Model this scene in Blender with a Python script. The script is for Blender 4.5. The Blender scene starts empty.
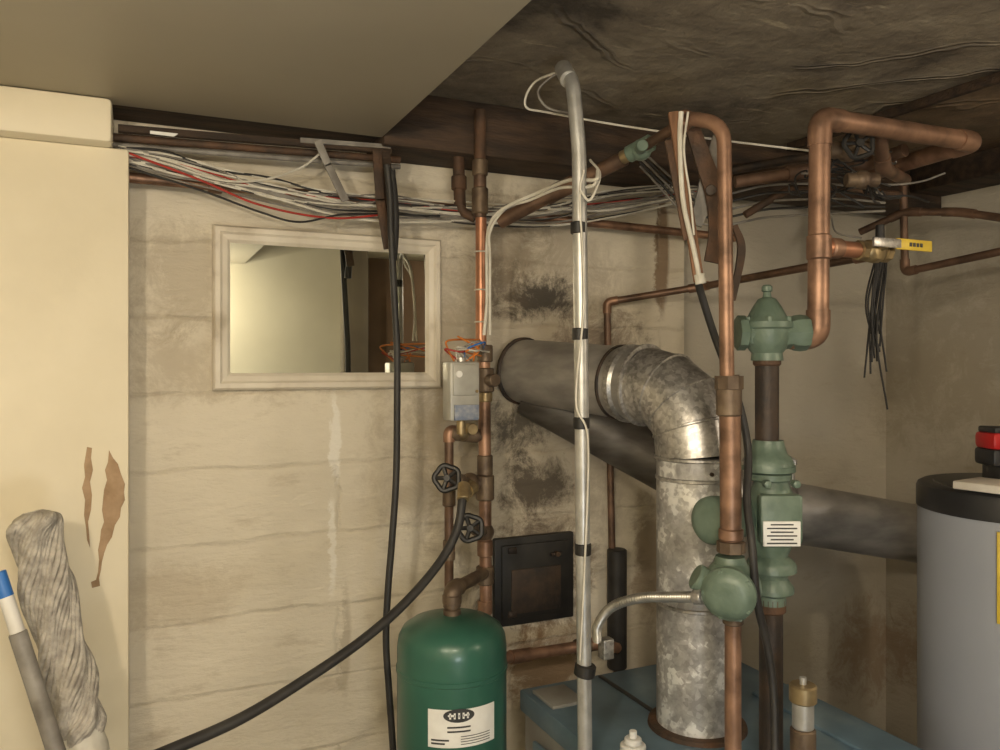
import bpy, bmesh, math, random
from mathutils import Vector, Matrix
random.seed(7)
S=bpy.context.scene
TH=math.radians(24.6); SN=math.sin(TH); CS=math.cos(TH); F=800.0; HY=365.0; CZ=1.65
def P(px,py,D):
    s=(px-500)/F
    return Vector((D*(SN+CS*s), D*(CS-SN*s), CZ+(HY-py)/F*D))
def PY(px,py,Y):
    s=(px-500)/F; return P(px,py,Y/(CS-SN*s))
def PX(px,py,X):
    s=(px-500)/F; return P(px,py,X/(SN+CS*s))
RIGHT=Vector((CS,-SN,0)); FWD=Vector((SN,CS,0)); UP=Vector((0,0,1)); XA=Vector((1,0,0)); YA=Vector((0,1,0))
YW=2.25; ZC=2.39; ZS=2.26

# ---------------- materials ----------------
def newmat(name):
    m=bpy.data.materials.new(name); m.use_nodes=True
    nt=m.node_tree; b=nt.nodes['Principled BSDF']; return m,nt,b
def N(nt,t,**k):
    n=nt.nodes.new(t)
    for a,v in k.items(): setattr(n,a,v)
    return n
def ramp(nt,fac,stops):
    r=nt.nodes.new('ShaderNodeValToRGB'); e=r.color_ramp.elements
    while len(e)<len(stops): e.new(0.5)
    for i,(p,c) in enumerate(stops):
        e[i].position=p; e[i].color=(c[0],c[1],c[2],1)
    nt.links.new(fac,r.inputs[0]); return r.outputs[0]
def coordnode(nt):
    g=nt.nodes.new('ShaderNodeNewGeometry'); return g.outputs['Position']
def mat(name,c1,c2=None,scale=8,rough=.5,metal=0,bump=0,bscale=None,detail=6,stops=None,vor=False,lo=.35,hi=.65,coat=0,stretch=None,vw=.35):
    m,nt,b=newmat(name); c2=c2 or tuple(x*.8 for x in c1)
    pos=coordnode(nt)
    if stretch:
        mp=N(nt,'ShaderNodeMapping'); mp.inputs['Scale'].default_value=stretch; nt.links.new(pos,mp.inputs[0]); pos=mp.outputs[0]
    if vor:
        n=N(nt,'ShaderNodeTexVoronoi'); n.inputs['Scale'].default_value=scale; nt.links.new(pos,n.inputs['Vector'])
        sep=N(nt,'ShaderNodeSeparateColor'); nt.links.new(n.outputs['Color'],sep.inputs[0]); fac=sep.outputs[0]
        n2=N(nt,'ShaderNodeTexNoise'); n2.inputs['Scale'].default_value=vor; n2.inputs['Detail'].default_value=7; n2.inputs['Roughness'].default_value=.65; nt.links.new(pos,n2.inputs['Vector'])
        mx=N(nt,'ShaderNodeMath',operation='MULTIPLY_ADD'); nt.links.new(fac,mx.inputs[0]); mx.inputs[1].default_value=vw
        ad=N(nt,'ShaderNodeMath',operation='MULTIPLY_ADD'); nt.links.new(n2.outputs[0],ad.inputs[0]); ad.inputs[1].default_value=1.0; ad.inputs[2].default_value=-vw/2
        nt.links.new(ad.outputs[0],mx.inputs[2]); fac=mx.outputs[0]
    else:
        n=N(nt,'ShaderNodeTexNoise'); n.inputs['Scale'].default_value=scale; n.inputs['Detail'].default_value=detail; nt.links.new(pos,n.inputs['Vector']); fac=n.outputs[0]
    col=ramp(nt,fac,stops or [(lo,c1),(hi,c2)])
    nt.links.new(col,b.inputs['Base Color'])
    b.inputs['Roughness'].default_value=rough; b.inputs['Metallic'].default_value=metal
    if coat: b.inputs['Coat Weight'].default_value=coat
    if bump:
        n3=N(nt,'ShaderNodeTexNoise'); n3.inputs['Scale'].default_value=bscale or scale*4; n3.inputs['Detail'].default_value=6; nt.links.new(pos,n3.inputs['Vector'])
        bp=N(nt,'ShaderNodeBump'); bp.inputs['Strength'].default_value=bump; bp.inputs['Distance'].default_value=.01
        nt.links.new(n3.outputs[0],bp.inputs['Height']); nt.links.new(bp.outputs[0],b.inputs['Normal'])
    return m
M={}
M['copper']=mat('aged_copper',(.50,.22,.11),None,16,.44,.55,.05,60,stops=[(.3,(.12,.07,.045)),(.47,(.25,.145,.095)),(.7,(.42,.245,.16))])
M['copper_dark']=mat('dark_copper',(.22,.13,.085),(.10,.062,.043),14,.48,.45,.08,60)
M['copper_bright']=mat('bright_copper',(.58,.28,.17),(.32,.155,.09),12,.37,.65,.03,60)
M['bronze']=mat('bronze_fitting',(.20,.145,.095),(.095,.065,.046),20,.5,.45,.15,60)
M['brass']=mat('brass',(.46,.36,.20),(.27,.20,.11),25,.4,.75,.05,60)
M['iron']=mat('black_iron',(.035,.03,.027),(.075,.05,.035),20,.55,.4,.2,90)
M['iron_brown']=mat('rusty_iron',(.06,.04,.028),(.13,.07,.04),18,.7,.3,.3,90)
M['galv']=mat('galvanised_steel',(.25,.25,.24),None,110,.36,.75,.03,90,vor=16,vw=.25,stops=[(.3,(.26,.25,.235)),(.5,(.44,.425,.405)),(.68,(.64,.625,.60))])
M['galv_dull']=mat('dull_flue_steel',(.31,.30,.29),(.47,.455,.435),9,.42,.65,.04,70,stretch=(1,1,3))
M['galv_dark']=mat('dark_flue_steel',(.08,.07,.062),(.15,.14,.125),9,.55,.5,.04,70,stretch=(1,1,3))  # darker steel for the flue length that meets the chimney
M['galv_blotch']=mat('oxidised_zinc',(.25,.24,.22),None,80,.45,.5,.08,80,vor=11,vw=.14,stops=[(.36,(.30,.29,.28)),(.5,(.45,.44,.43)),(.55,(.54,.53,.52)),(.60,(.80,.80,.78)),(.7,(.88,.87,.85))])
M['emt']=mat('conduit_zinc',(.54,.54,.52),(.41,.405,.385),30,.38,.6,.02,80)
M['flex']=mat('armoured_flex',(.50,.49,.46),(.36,.35,.32),40,.35,.85)
M['tank_green']=mat('tank_enamel',(.035,.125,.09),(.027,.10,.072),5,.32,.05,.02,60,coat=.15)
M['valve_green']=mat('cast_green_paint',(.10,.145,.11),(.15,.205,.16),22,.42,.05,.12,80)
M['black']=mat('black_plastic',(.009,.009,.009),(.02,.018,.016),20,.5)
M['rubber']=mat('hose_rubber',(.014,.013,.013),(.03,.028,.026),15,.55)
M['white']=mat('white_plastic',(.72,.72,.70),(.62,.60,.56),10,.45)
M['cablew']=mat('white_cable',(.66,.635,.56),(.50,.47,.40),20,.5)
M['cableg']=mat('grey_cable',(.26,.245,.22),(.14,.125,.11),20,.5)
M['red']=mat('red_cable',(.42,.04,.03),(.3,.03,.02),20,.45)
M['blue']=mat('blue_plastic',(.03,.16,.50),(.02,.12,.4),10,.4)
M['orange']=mat('orange_wire',(.7,.22,.04),(.5,.16,.03),10,.4)
M['yellow']=mat('yellow_vinyl',(.75,.55,.06),(.6,.42,.04),15,.45)
M['boiler_blue']=mat('boiler_enamel',(.13,.20,.23),None,5,.42,.15,.04,40,stops=[(.3,(.085,.13,.17)),(.55,(.13,.205,.265)),(.7,(.20,.28,.33))])
M['boiler_side']=mat('boiler_grey',(.30,.30,.28),(.22,.21,.19),6,.5,.1,.04,40)
M['heater']=mat('heater_enamel',(.38,.40,.45),(.34,.36,.41),3,.38,.1)
M['dkgrey']=mat('dark_grey_plastic',(.02,.02,.022),(.035,.035,.036),8,.4)
M['boxgrey']=mat('control_grey',(.42,.41,.37),(.32,.31,.275),15,.4,.15)
M['labelblue']=mat('label_blue',(.14,.17,.25),(.30,.32,.36),60,.4)
M['labelw']=mat('label_paper',(.80,.80,.77),(.73,.72,.69),30,.5)
M['labeltxt']=mat('printed_text',(.03,.03,.03),(.05,.05,.05),30,.5)
M['wood']=mat('dark_joist_wood',(.022,.014,.009),(.065,.038,.022),6,.8,0,.4,30,stretch=(1,6,6))
M['lath']=mat('lath_wood',(.25,.125,.065),(.14,.07,.035),10,.7,0,.3,30,stretch=(6,6,1))
M['frame']=mat('painted_frame',(.62,.55,.42),None,8,.45,0,.1,50,stops=[(.3,(.45,.39,.30)),(.42,(.63,.57,.47)),(.7,(.72,.67,.57))])
M['fabric']=mat('mop_yarn',(.50,.465,.41),(.30,.275,.24),45,.95,0,.5,160)
M['paper']=mat('cardboard_white',(.70,.66,.58),(.6,.55,.47),12,.7)
M['redtool']=mat('tool_red',(.50,.02,.02),(.42,.015,.015),10,.35)
M['peel']=mat('exposed_plaster',(.42,.29,.18),(.30,.20,.115),25,.9,0,.3,80)
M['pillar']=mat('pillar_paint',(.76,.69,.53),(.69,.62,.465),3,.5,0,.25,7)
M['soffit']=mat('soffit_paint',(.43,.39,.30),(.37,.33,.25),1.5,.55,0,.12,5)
M['front']=mat('plain_wall_paint',(.66,.62,.48),(.58,.54,.41),2,.6,0,.2,6)
M['floor']=mat('concrete_floor',(.20,.18,.15),(.12,.11,.09),5,.8,0,.3,30)
M['door']=mat('door_brown',(.16,.10,.06),(.11,.07,.04),5,.5)
M['greypaint']=mat('grey_brown_paint',(.20,.17,.12),(.15,.125,.09),3,.5)
def mirror_mat():
    m,nt,b=newmat('mirror_glass'); b.inputs['Base Color'].default_value=(.80,.82,.76,1); b.inputs['Metallic'].default_value=1; b.inputs['Roughness'].default_value=.02
    return m
M['mirror']=mirror_mat()

def wall_mat(name,c_hi,c_lo,spots,blocks=True):
    m,nt,b=newmat(name); L=nt.links; pos=coordnode(nt)
    n=N(nt,'ShaderNodeTexNoise'); n.inputs['Scale'].default_value=2.2; n.inputs['Detail'].default_value=8; L.new(pos,n.inputs['Vector'])
    col=ramp(nt,n.outputs[0],[(.3,c_lo),(.6,c_hi)])
    n2=N(nt,'ShaderNodeTexNoise'); n2.inputs['Scale'].default_value=9; n2.inputs['Detail'].default_value=10; n2.inputs['Roughness'].default_value=.7
    mp=N(nt,'ShaderNodeMapping'); mp.inputs['Scale'].default_value=(.6,.6,1.7); L.new(pos,mp.inputs[0]); L.new(mp.outputs[0],n2.inputs['Vector'])
    s=ramp(nt,n2.outputs[0],[(.58,(0,0,0)),(.72,(1,1,1))])
    sm=N(nt,'ShaderNodeMath',operation='MULTIPLY'); L.new(s,sm.inputs[0]); sm.inputs[1].default_value=.45
    mx=N(nt,'ShaderNodeMixRGB'); L.new(sm.outputs[0],mx.inputs[0]); L.new(col,mx.inputs[1]); mx.inputs[2].default_value=(.34,.27,.18,1); col=mx.outputs[0]
    n4=N(nt,'ShaderNodeTexNoise'); n4.inputs['Scale'].default_value=9; n4.inputs['Detail'].default_value=12; n4.inputs['Roughness'].default_value=.8; n4.inputs['Distortion'].default_value=.5; L.new(pos,n4.inputs['Vector'])
    jit=N(nt,'ShaderNodeVectorMath',operation='MULTIPLY_ADD'); L.new(n4.outputs['Color'],jit.inputs[0]); jit.inputs[1].default_value=(.09,0,.09); L.new(pos,jit.inputs[2])
    for (cx,cz,rx,rz,st,cc,thr) in spots:
        sub=N(nt,'ShaderNodeVectorMath',operation='SUBTRACT'); L.new(jit.outputs[0],sub.inputs[0]); sub.inputs[1].default_value=(cx+.045,0,cz+.045)
        ml=N(nt,'ShaderNodeVectorMath',operation='MULTIPLY'); L.new(sub.outputs[0],ml.inputs[0]); ml.inputs[1].default_value=(1/rx,0,1/rz)
        ln=N(nt,'ShaderNodeVectorMath',operation='LENGTH'); L.new(ml.outputs[0],ln.inputs[0])
        iv=N(nt,'ShaderNodeMath',operation='SUBTRACT'); iv.inputs[0].default_value=1.0; L.new(ln.outputs['Value'],iv.inputs[1]); iv.use_clamp=True
        a=N(nt,'ShaderNodeMath',operation='MULTIPLY_ADD'); L.new(iv.outputs[0],a.inputs[0]); a.inputs[1].default_value=.40; L.new(n4.outputs[0],a.inputs[2])
        r=N(nt,'ShaderNodeMapRange'); L.new(a.outputs[0],r.inputs['Value']); r.inputs['From Min'].default_value=thr; r.inputs['From Max'].default_value=thr+.16
        r2=N(nt,'ShaderNodeMath',operation='MULTIPLY'); L.new(r.outputs[0],r2.inputs[0])
        r3=N(nt,'ShaderNodeMath',operation='MULTIPLY'); L.new(iv.outputs[0],r3.inputs[0]); r3.inputs[1].default_value=3; r3.use_clamp=True
        L.new(r3.outputs[0],r2.inputs[1])
        r4=N(nt,'ShaderNodeMath',operation='MULTIPLY'); L.new(r2.outputs[0],r4.inputs[0]); r4.inputs[1].default_value=st
        mx=N(nt,'ShaderNodeMixRGB'); L.new(r4.outputs[0],mx.inputs[0]); L.new(col,mx.inputs[1]); mx.inputs[2].default_value=(*cc,1); col=mx.outputs[0]
    b.inputs['Roughness'].default_value=.58
    n5=N(nt,'ShaderNodeTexNoise'); n5.inputs['Scale'].default_value=7; n5.inputs['Detail'].default_value=9; n5.inputs['Roughness'].default_value=.6; L.new(mp.outputs[0],n5.inputs['Vector'])
    bp=N(nt,'ShaderNodeBump'); bp.inputs['Strength'].default_value=.65; bp.inputs['Distance'].default_value=.022; L.new(n5.outputs[0],bp.inputs['Height'])
    nrm=bp.outputs[0]
    if blocks:
        sp=N(nt,'ShaderNodeSeparateXYZ')
        nd=N(nt,'ShaderNodeVectorMath',operation='MULTIPLY_ADD'); L.new(n5.outputs['Color'],nd.inputs[0]); nd.inputs[1].default_value=(.05,.05,.05); L.new(pos,nd.inputs[2]); L.new(nd.outputs[0],sp.inputs[0])
        cb=N(nt,'ShaderNodeCombineXYZ'); L.new(sp.outputs[0],cb.inputs[0]); L.new(sp.outputs[2],cb.inputs[1])
        br=N(nt,'ShaderNodeTexBrick'); br.inputs['Scale'].default_value=1; br.inputs['Brick Width'].default_value=1.1; br.inputs['Row Height'].default_value=.2; br.inputs['Mortar Size'].default_value=.009; br.inputs['Mortar Smooth'].default_value=1
        L.new(cb.outputs[0],br.inputs['Vector'])
        bmk=ramp(nt,n2.outputs[0],[(.35,(.1,.1,.1)),(.6,(1,1,1))])   # joints only partly visible under paint
        jf=N(nt,'ShaderNodeMath',operation='MULTIPLY'); L.new(br.outputs['Fac'],jf.inputs[0]); L.new(bmk,jf.inputs[1])
        gm2=N(nt,'ShaderNodeMath',operation='MULTIPLY'); L.new(jf.outputs[0],gm2.inputs[0]); gm2.inputs[1].default_value=.16
        mx=N(nt,'ShaderNodeMixRGB'); L.new(gm2.outputs[0],mx.inputs[0]); L.new(col,mx.inputs[1]); mx.inputs[2].default_value=(.27,.21,.14,1); col=mx.outputs[0]
        b2=N(nt,'ShaderNodeBump',invert=True); b2.inputs['Strength'].default_value=.4; b2.inputs['Distance'].default_value=.012; L.new(jf.outputs[0],b2.inputs['Height']); L.new(nrm,b2.inputs['Normal']); nrm=b2.outputs[0]
    L.new(col,b.inputs['Base Color'])
    L.new(nrm,b.inputs['Normal'])
    return m
soot=(.035,.028,.02); brown=(.20,.12,.06)
sp=[]
def spot(px,py,rpx,rpy,st,c,thr,Y=YW):
    a=PY(px,py,Y); D=Y/(CS-SN*(px-500)/F); sp.append((a.x,a.z,rpx/F*D*1.2,rpy/F*D,st,c,thr))
spot(530,400,150,270,.5,(.27,.22,.16),.53)
spot(545,298,62,40,.92,soot,.63)
spot(505,285,40,50,.7,(.12,.09,.06),.66)
spot(600,345,90,60,.75,(.14,.10,.07),.66)
spot(535,485,70,60,.9,(.06,.045,.03),.66)
spot(520,425,60,50,.85,soot,.64)
spot(540,575,85,95,.85,(.10,.07,.045),.63)
spot(505,240,60,70,.55,(.22,.17,.11),.60)
spot(336,440,5,55,.75,(.80,.77,.70),.50)
spot(333,545,4,60,.7,(.80,.77,.70),.52)
spot(345,640,7,80,.5,(.30,.24,.16),.56)
spot(240,365,160,55,.45,(.34,.27,.18),.61)
spot(180,275,75,90,.45,(.30,.24,.16),.61)
spot(420,450,70,140,.3,(.35,.28,.19),.61)
spot(180,600,90,60,.35,(.38,.30,.20),.62)
spot(662,250,9,80,.85,brown,.50)
spot(650,560,25,90,.5,brown,.58)
spot(545,665,60,60,.85,brown,.58)
M['wall']=wall_mat('painted_block_wall',(.66,.60,.485),(.56,.505,.40),sp)
sp=[]
spot(870,650,90,90,.6,(.25,.16,.09),.66,2.32)
spot(905,350,60,160,.4,(.27,.22,.15),.58,2.32)
M['wall2']=wall_mat('painted_plaster_wall',(.49,.45,.37),(.42,.385,.315),sp,blocks=False)

def ceil_mat(name,k,tint=(1,1,1)):
    m,nt,b=newmat(name); L=nt.links; pos=coordnode(nt)
    n=N(nt,'ShaderNodeTexNoise'); n.inputs['Scale'].default_value=2.4; n.inputs['Detail'].default_value=12; n.inputs['Roughness'].default_value=.75; n.inputs['Distortion'].default_value=.3; L.new(pos,n.inputs['Vector'])
    cs=[(.36,(.05,.042,.034)),(.46,(.15,.127,.10)),(.56,(.22,.19,.145)),(.68,(.36,.31,.235))]
    col=ramp(nt,n.outputs[0],[(p,tuple(x*k*t for x,t in zip(c,tint))) for p,c in cs])
    n7=N(nt,'ShaderNodeTexNoise'); n7.inputs['Scale'].default_value=3.0; n7.inputs['Detail'].default_value=8; n7.inputs['Roughness'].default_value=.75
    mp=N(nt,'ShaderNodeMapping'); mp.inputs['Scale'].default_value=(1,5,1); mp.inputs['Rotation'].default_value=(0,0,.5); L.new(pos,mp.inputs[0]); L.new(mp.outputs[0],n7.inputs['Vector'])
    sc=ramp(nt,n7.outputs[0],[(.60,(0,0,0)),(.66,(.6,.6,.6))])
    mx=N(nt,'ShaderNodeMixRGB'); L.new(sc,mx.inputs[0]); L.new(col,mx.inputs[1]); mx.inputs[2].default_value=(.46*k,.40*k,.29*k,1)
    L.new(mx.outputs[0],b.inputs['Base Color']); b.inputs['Roughness'].default_value=.55
    n0=N(nt,'ShaderNodeTexNoise'); n0.inputs['Scale'].default_value=2.6; n0.inputs['Detail'].default_value=2; L.new(pos,n0.inputs['Vector'])
    brk=ramp(nt,n0.outputs[0],[(.45,(0,0,0)),(.6,(1,1,1))])
    wv=N(nt,'ShaderNodeTexWave',wave_type='RINGS',rings_direction='Z'); wv.inputs['Scale'].default_value=1.3; wv.inputs['Distortion'].default_value=11; wv.inputs['Detail'].default_value=4; wv.inputs['Detail Scale'].default_value=1.0
    mp2=N(nt,'ShaderNodeMapping'); mp2.inputs['Location'].default_value=(-1.3,-.9,0); L.new(pos,mp2.inputs[0]); L.new(mp2.outputs[0],wv.inputs['Vector'])
    rg=ramp(nt,wv.outputs['Fac'],[(.55,(0,0,0)),(.90,(.25,.25,.25)),(.97,(1,1,1)),(1,(0,0,0))])
    mu=N(nt,'ShaderNodeMath',operation='MULTIPLY'); L.new(rg,mu.inputs[0]); L.new(brk,mu.inputs[1])
    bp=N(nt,'ShaderNodeBump'); bp.inputs['Strength'].default_value=.8; bp.inputs['Distance'].default_value=.02; L.new(mu.outputs[0],bp.inputs['Height'])
    n5=N(nt,'ShaderNodeTexNoise'); n5.inputs['Scale'].default_value=9; n5.inputs['Detail'].default_value=10; n5.inputs['Roughness'].default_value=.62; L.new(pos,n5.inputs['Vector'])
    b2=N(nt,'ShaderNodeBump'); b2.inputs['Strength'].default_value=.8; b2.inputs['Distance'].default_value=.025; L.new(n5.outputs[0],b2.inputs['Height']); L.new(bp.outputs[0],b2.inputs['Normal'])
    L.new(b2.outputs[0],b.inputs['Normal']); return m
M['ceil']=ceil_mat('stained_troweled_ceiling',1.12)
M['ceil2']=ceil_mat('scorched_brown_ceiling',.8,(1.1,.88,.7))

# ---------------- geometry builder ----------------
def frame(d):
    d=d.normalized(); a=UP if abs(d.z)<.9 else XA
    u=d.cross(a).normalized(); v=d.cross(u).normalized(); return u,v
def fillet(pts,r,n=8):
    pts=[Vector(p) for p in pts]; out=[pts[0]]
    for i in range(1,len(pts)-1):
        a,b,c=pts[i-1],pts[i],pts[i+1]
        L=min(r,(a-b).length*.48,(c-b).length*.48)
        p=b+(a-b).normalized()*L; q=b+(c-b).normalized()*L
        for k in range(n+1):
            t=k/n; out.append(p*(1-t)**2+b*2*t*(1-t)+q*t*t)
    out.append(pts[-1]); return out
def spline(pts,n=10):
    pts=[Vector(p) for p in pts]; q=[pts[0]*2-pts[1]]+pts+[pts[-1]*2-pts[-2]]; out=[]
    for i in range(1,len(q)-2):
        a,b,c,d=q[i-1:i+3]
        for k in range(n):
            t=k/n
            out.append(.5*((2*b)+(c-a)*t+(2*a-5*b+4*c-d)*t*t+(-a+3*b-3*c+d)*t**3))
    out.append(pts[-1]); return out
class Obj:
    def __init__(s,name): s.name=name; s.v=[]; s.f=[]; s.mi=[]; s.mats=[]
    def m(s,k):
        if k not in s.mats: s.mats.append(k)
        return s.mats.index(k)
    def add(s,vs,fs,k):
        o=len(s.v); s.v+= [Vector(x) for x in vs]; mi=s.m(k)
        for f in fs: s.f.append([o+i for i in f]); s.mi.append(mi)
    def tube(s,pts,r,k,seg=14,closed=False,cap=True,lobes=0,twist=0,amp=0):
        pts=[Vector(p) for p in pts]; n=len(pts); vs=[]; fs=[]
        T=[]
        for i in range(n):
            if closed: t=pts[(i+1)%n]-pts[i-1]
            else: t=pts[min(i+1,n-1)]-pts[max(i-1,0)]
            T.append(t.normalized())
        u,v=frame(T[0]); dist=0
        for i in range(n):
            if i:
                q=T[i-1].rotation_difference(T[i]); u=q@u; u=(u-T[i]*u.dot(T[i])).normalized(); dist+=(pts[i]-pts[i-1]).length
            v=T[i].cross(u); rr=r[i] if isinstance(r,(list,tuple)) else r
            for j in range(seg):
                a=2*math.pi*j/seg; q=rr
                if lobes: q=rr*(1+amp*abs(math.sin(lobes*.5*(a+dist*twist)))-amp*.5)
                vs.append(pts[i]+(u*math.cos(a)+v*math.sin(a))*q)
        m=n if closed else n-1
        for i in range(m):
            for j in range(seg):
                a=i*seg+j; b=i*seg+(j+1)%seg; c=((i+1)%n)*seg+(j+1)%seg; d=((i+1)%n)*seg+j
                fs.append((a,b,c,d))
        if cap and not closed:
            fs.append(list(range(seg))[::-1]); fs.append([(n-1)*seg+j for j in range(seg)])
        s.add(vs,fs,k)
    def lathe(s,o,axis,prof,k,seg=28,rot=0):
        o=Vector(o); ax=axis.normalized(); u,v=frame(ax); vs=[]; fs=[]
        for (t,r) in prof:
            for j in range(seg):
                a=2*math.pi*j/seg+rot; vs.append(o+ax*t+(u*math.cos(a)+v*math.sin(a))*max(r,1e-4))
        for i in range(len(prof)-1):
            for j in range(seg):
                fs.append((i*seg+j,i*seg+(j+1)%seg,(i+1)*seg+(j+1)%seg,(i+1)*seg+j))
        fs.append(list(range(seg))[::-1]); fs.append([(len(prof)-1)*seg+j for j in range(seg)])
        s.add(vs,fs,k)
    def cyl(s,a,b,r,k,seg=20,bev=.12):
        a=Vector(a); b=Vector(b); L=(b-a).length; e=min(r*bev,L*.3)
        s.lathe(a,b-a,[(0,r-e),(e,r),(L-e,r),(L,r-e)],k,seg)
    def ball(s,c,r,k,sz=1,axis=UP):
        n=12; s.lathe(c,axis,[(-r*sz*math.cos(math.pi*i/n),r*math.sin(math.pi*i/n)) for i in range(n+1)],k)
    def box(s,c,size,k,X=XA,Y=None,bev=.004):
        X=X.normalized(); Y=(Y or UP.cross(X)).normalized(); Z=X.cross(Y); c=Vector(c)
        bm=bmesh.new(); bmesh.ops.create_cube(bm,size=1)
        for v in bm.verts: v.co=Vector((v.co.x*size[0],v.co.y*size[1],v.co.z*size[2]))
        if bev: bmesh.ops.bevel(bm,geom=bm.edges[:],offset=min(bev,min(size)*.3),segments=2,affect='EDGES',profile=.5)
        bm.verts.index_update()
        s.add([c+X*v.co.x+Y*v.co.y+Z*v.co.z for v in bm.verts],[[v.index for v in f.verts] for f in bm.faces],k); bm.free()
    def prism(s,poly,d,k):
        n=len(poly); poly=[Vector(p) for p in poly]; d=Vector(d)
        s.add(poly+[p+d for p in poly],[list(range(n))[::-1],[n+i for i in range(n)]]+[(i,(i+1)%n,n+(i+1)%n,n+i) for i in range(n)],k)
    def run(s,pts,r,k,bend=.03,fit=None,fk=None,seg=16):
        s.tube(fillet(pts,bend),r,k,seg)
        if fit:
            pts=[Vector(p) for p in pts]
            for i in range(1,len(pts)-1):
                a=(pts[i-1]-pts[i]).normalized()*(bend+r*1.0); b=(pts[i+1]-pts[i]).normalized()*(bend+r*1.0)
                s.tube(fillet([pts[i]+a,pts[i],pts[i]+b],bend),r*fit,fk or k,seg)
    def wheel(s,c,axis,R,k,rt=.006):
        c=Vector(c); u,v=frame(axis); n=40
        s.tube([c+(u*math.cos(a)+v*math.sin(a))*R*(1+.06*math.cos(5*a)) for a in [2*math.pi*i/n for i in range(n)]],rt,k,8,closed=True)
        for i in range(5):
            a=2*math.pi*i/5; s.tube([c,c+(u*math.cos(a)+v*math.sin(a))*R],rt*.8,k,6)
        s.cyl(c-axis.normalized()*.008,c+axis.normalized()*.01,R*.3,k)
    def done(s,ang=38):
        c=sum(s.v,Vector())/len(s.v)
        me=bpy.data.meshes.new(s.name); me.from_pydata([v-c for v in s.v],[],s.f)
        for k in s.mats: me.materials.append(M[k])
        me.polygons.foreach_set('material_index',s.mi); me.polygons.foreach_set('use_smooth',[True]*len(s.f))
        bm=bmesh.new(); bm.from_mesh(me); bmesh.ops.recalc_face_normals(bm,faces=bm.faces[:]); bm.to_mesh(me); bm.free()
        me.set_sharp_from_angle(angle=math.radians(ang))
        o=bpy.data.objects.new(s.name,me); o.location=c; S.collection.objects.link(o); return o
def slab(name,lo,hi,k,bev=0):
    b=Obj(name); lo=Vector(lo); hi=Vector(hi); sz=hi-lo; b.box((lo+hi)/2,sz,k,bev=bev); return b.done()

# ---------------- room ----------------
XL=-1.7; XR=2.80; YF=-.55
xs=PY(684,300,YW).x
slab('floor',(XL-.1,YF-.1,-.1),(XR+.1,YW+.2,0),'floor')
slab('ceiling',(XL-.1,YF-.1,ZC),(XR+.1,YW+.2,ZC+.1),'ceil')
slab('wall_back',(XL,YW,0),(xs,YW+.2,ZC),'wall')
slab('wall_back_recess',(xs,YW+.07,0),(XR,YW+.2,ZC),'wall2')
slab('wall_right',(XR,YF,0),(XR+.1,YW+.2,ZC),'wall2')
slab('wall_left',(XL-.1,YF,0),(XL,YW+.2,ZC),'front')
slab('wall_front',(XL,YF-.1,0),(XR,YF,ZC),'front')
t=Obj('trim_1')
t.box((1.27,YF+.04,ZC/2),(.16,.078,ZC-.01),'greypaint'); t.done()
t=Obj('door_1')
t.box((1.78,YF+.022,1.17),(.84,.04,2.33),'door')
for z in (.6,1.7): t.box((1.78,YF+.046,z),(.6,.012,.8),'door')
t.ball((1.43,YF+.09,1.0),.028,'brass'); t.cyl((1.43,YF+.04,1.0),(1.43,YF+.09,1.0),.012,'brass'); t.done()
# soffit
xe=.607
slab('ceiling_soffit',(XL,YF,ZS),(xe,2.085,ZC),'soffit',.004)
# pillar + beam
xp=PY(129,300,2.08).x
pl=Obj('wall_pillar')
z1=PY(112,139,2.0).z
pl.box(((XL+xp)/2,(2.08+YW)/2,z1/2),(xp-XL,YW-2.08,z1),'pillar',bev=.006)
xb=PY(112,120,2.03).x
pl.box(((XL+xb)/2,(2.03+YW)/2,(z1+ZS)/2),(xb-XL,YW-2.03,ZS-z1),'pillar',bev=.010)
def patch(pts,Y=2.08):
    pl.prism([PY(x,y,Y-.0015) for x,y in pts],(0,.003,0),'peel')
patch([(87,447),(92,448),(91,458),(93,470),(90,482),(92,495),(91,510),(88,522),(89,532),(90,548),(87,540),(86,528),(84,515),(85,500),(82,488),(85,477),(84,465)])
patch([(109,450),(113,458),(118,464),(121,474),(125,484),(124,492),(125,500),(121,508),(120,517),(115,525),(112,537),(107,545),(104,554),(102,562),(101,570),(99,578),(100,586),(96,587),(92,588),(91,582),(96,580),(98,572),(99,560),(98,550),(100,540),(101,530),(104,522),(102,510),(103,500),(104,490),(107,480),(105,470),(108,462)])
pl.done()
b=Obj('sill_beam')
b.box(((xe+XR)/2,2.16,2.315),(XR-xe,.18,.15),'wood',bev=.006)
b.box(((XL+xe)/2,2.17,2.33),(xe-XL,.16,.12),'wood',bev=.006)
b.done()
b=Obj('sill_beam')
b.box((XR-.09,(YF+2.07)/2,2.34),(.18,2.07-YF,.10),'wood',bev=.006); b.done()
b=Obj('ceiling_board')
b.box((1.99,.78,2.377),(.02,2.5,.026),'wood'); b.box((2.31,.78,2.382),(.6,2.5,.016),'ceil2',bev=.003)
b.done()

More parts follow.
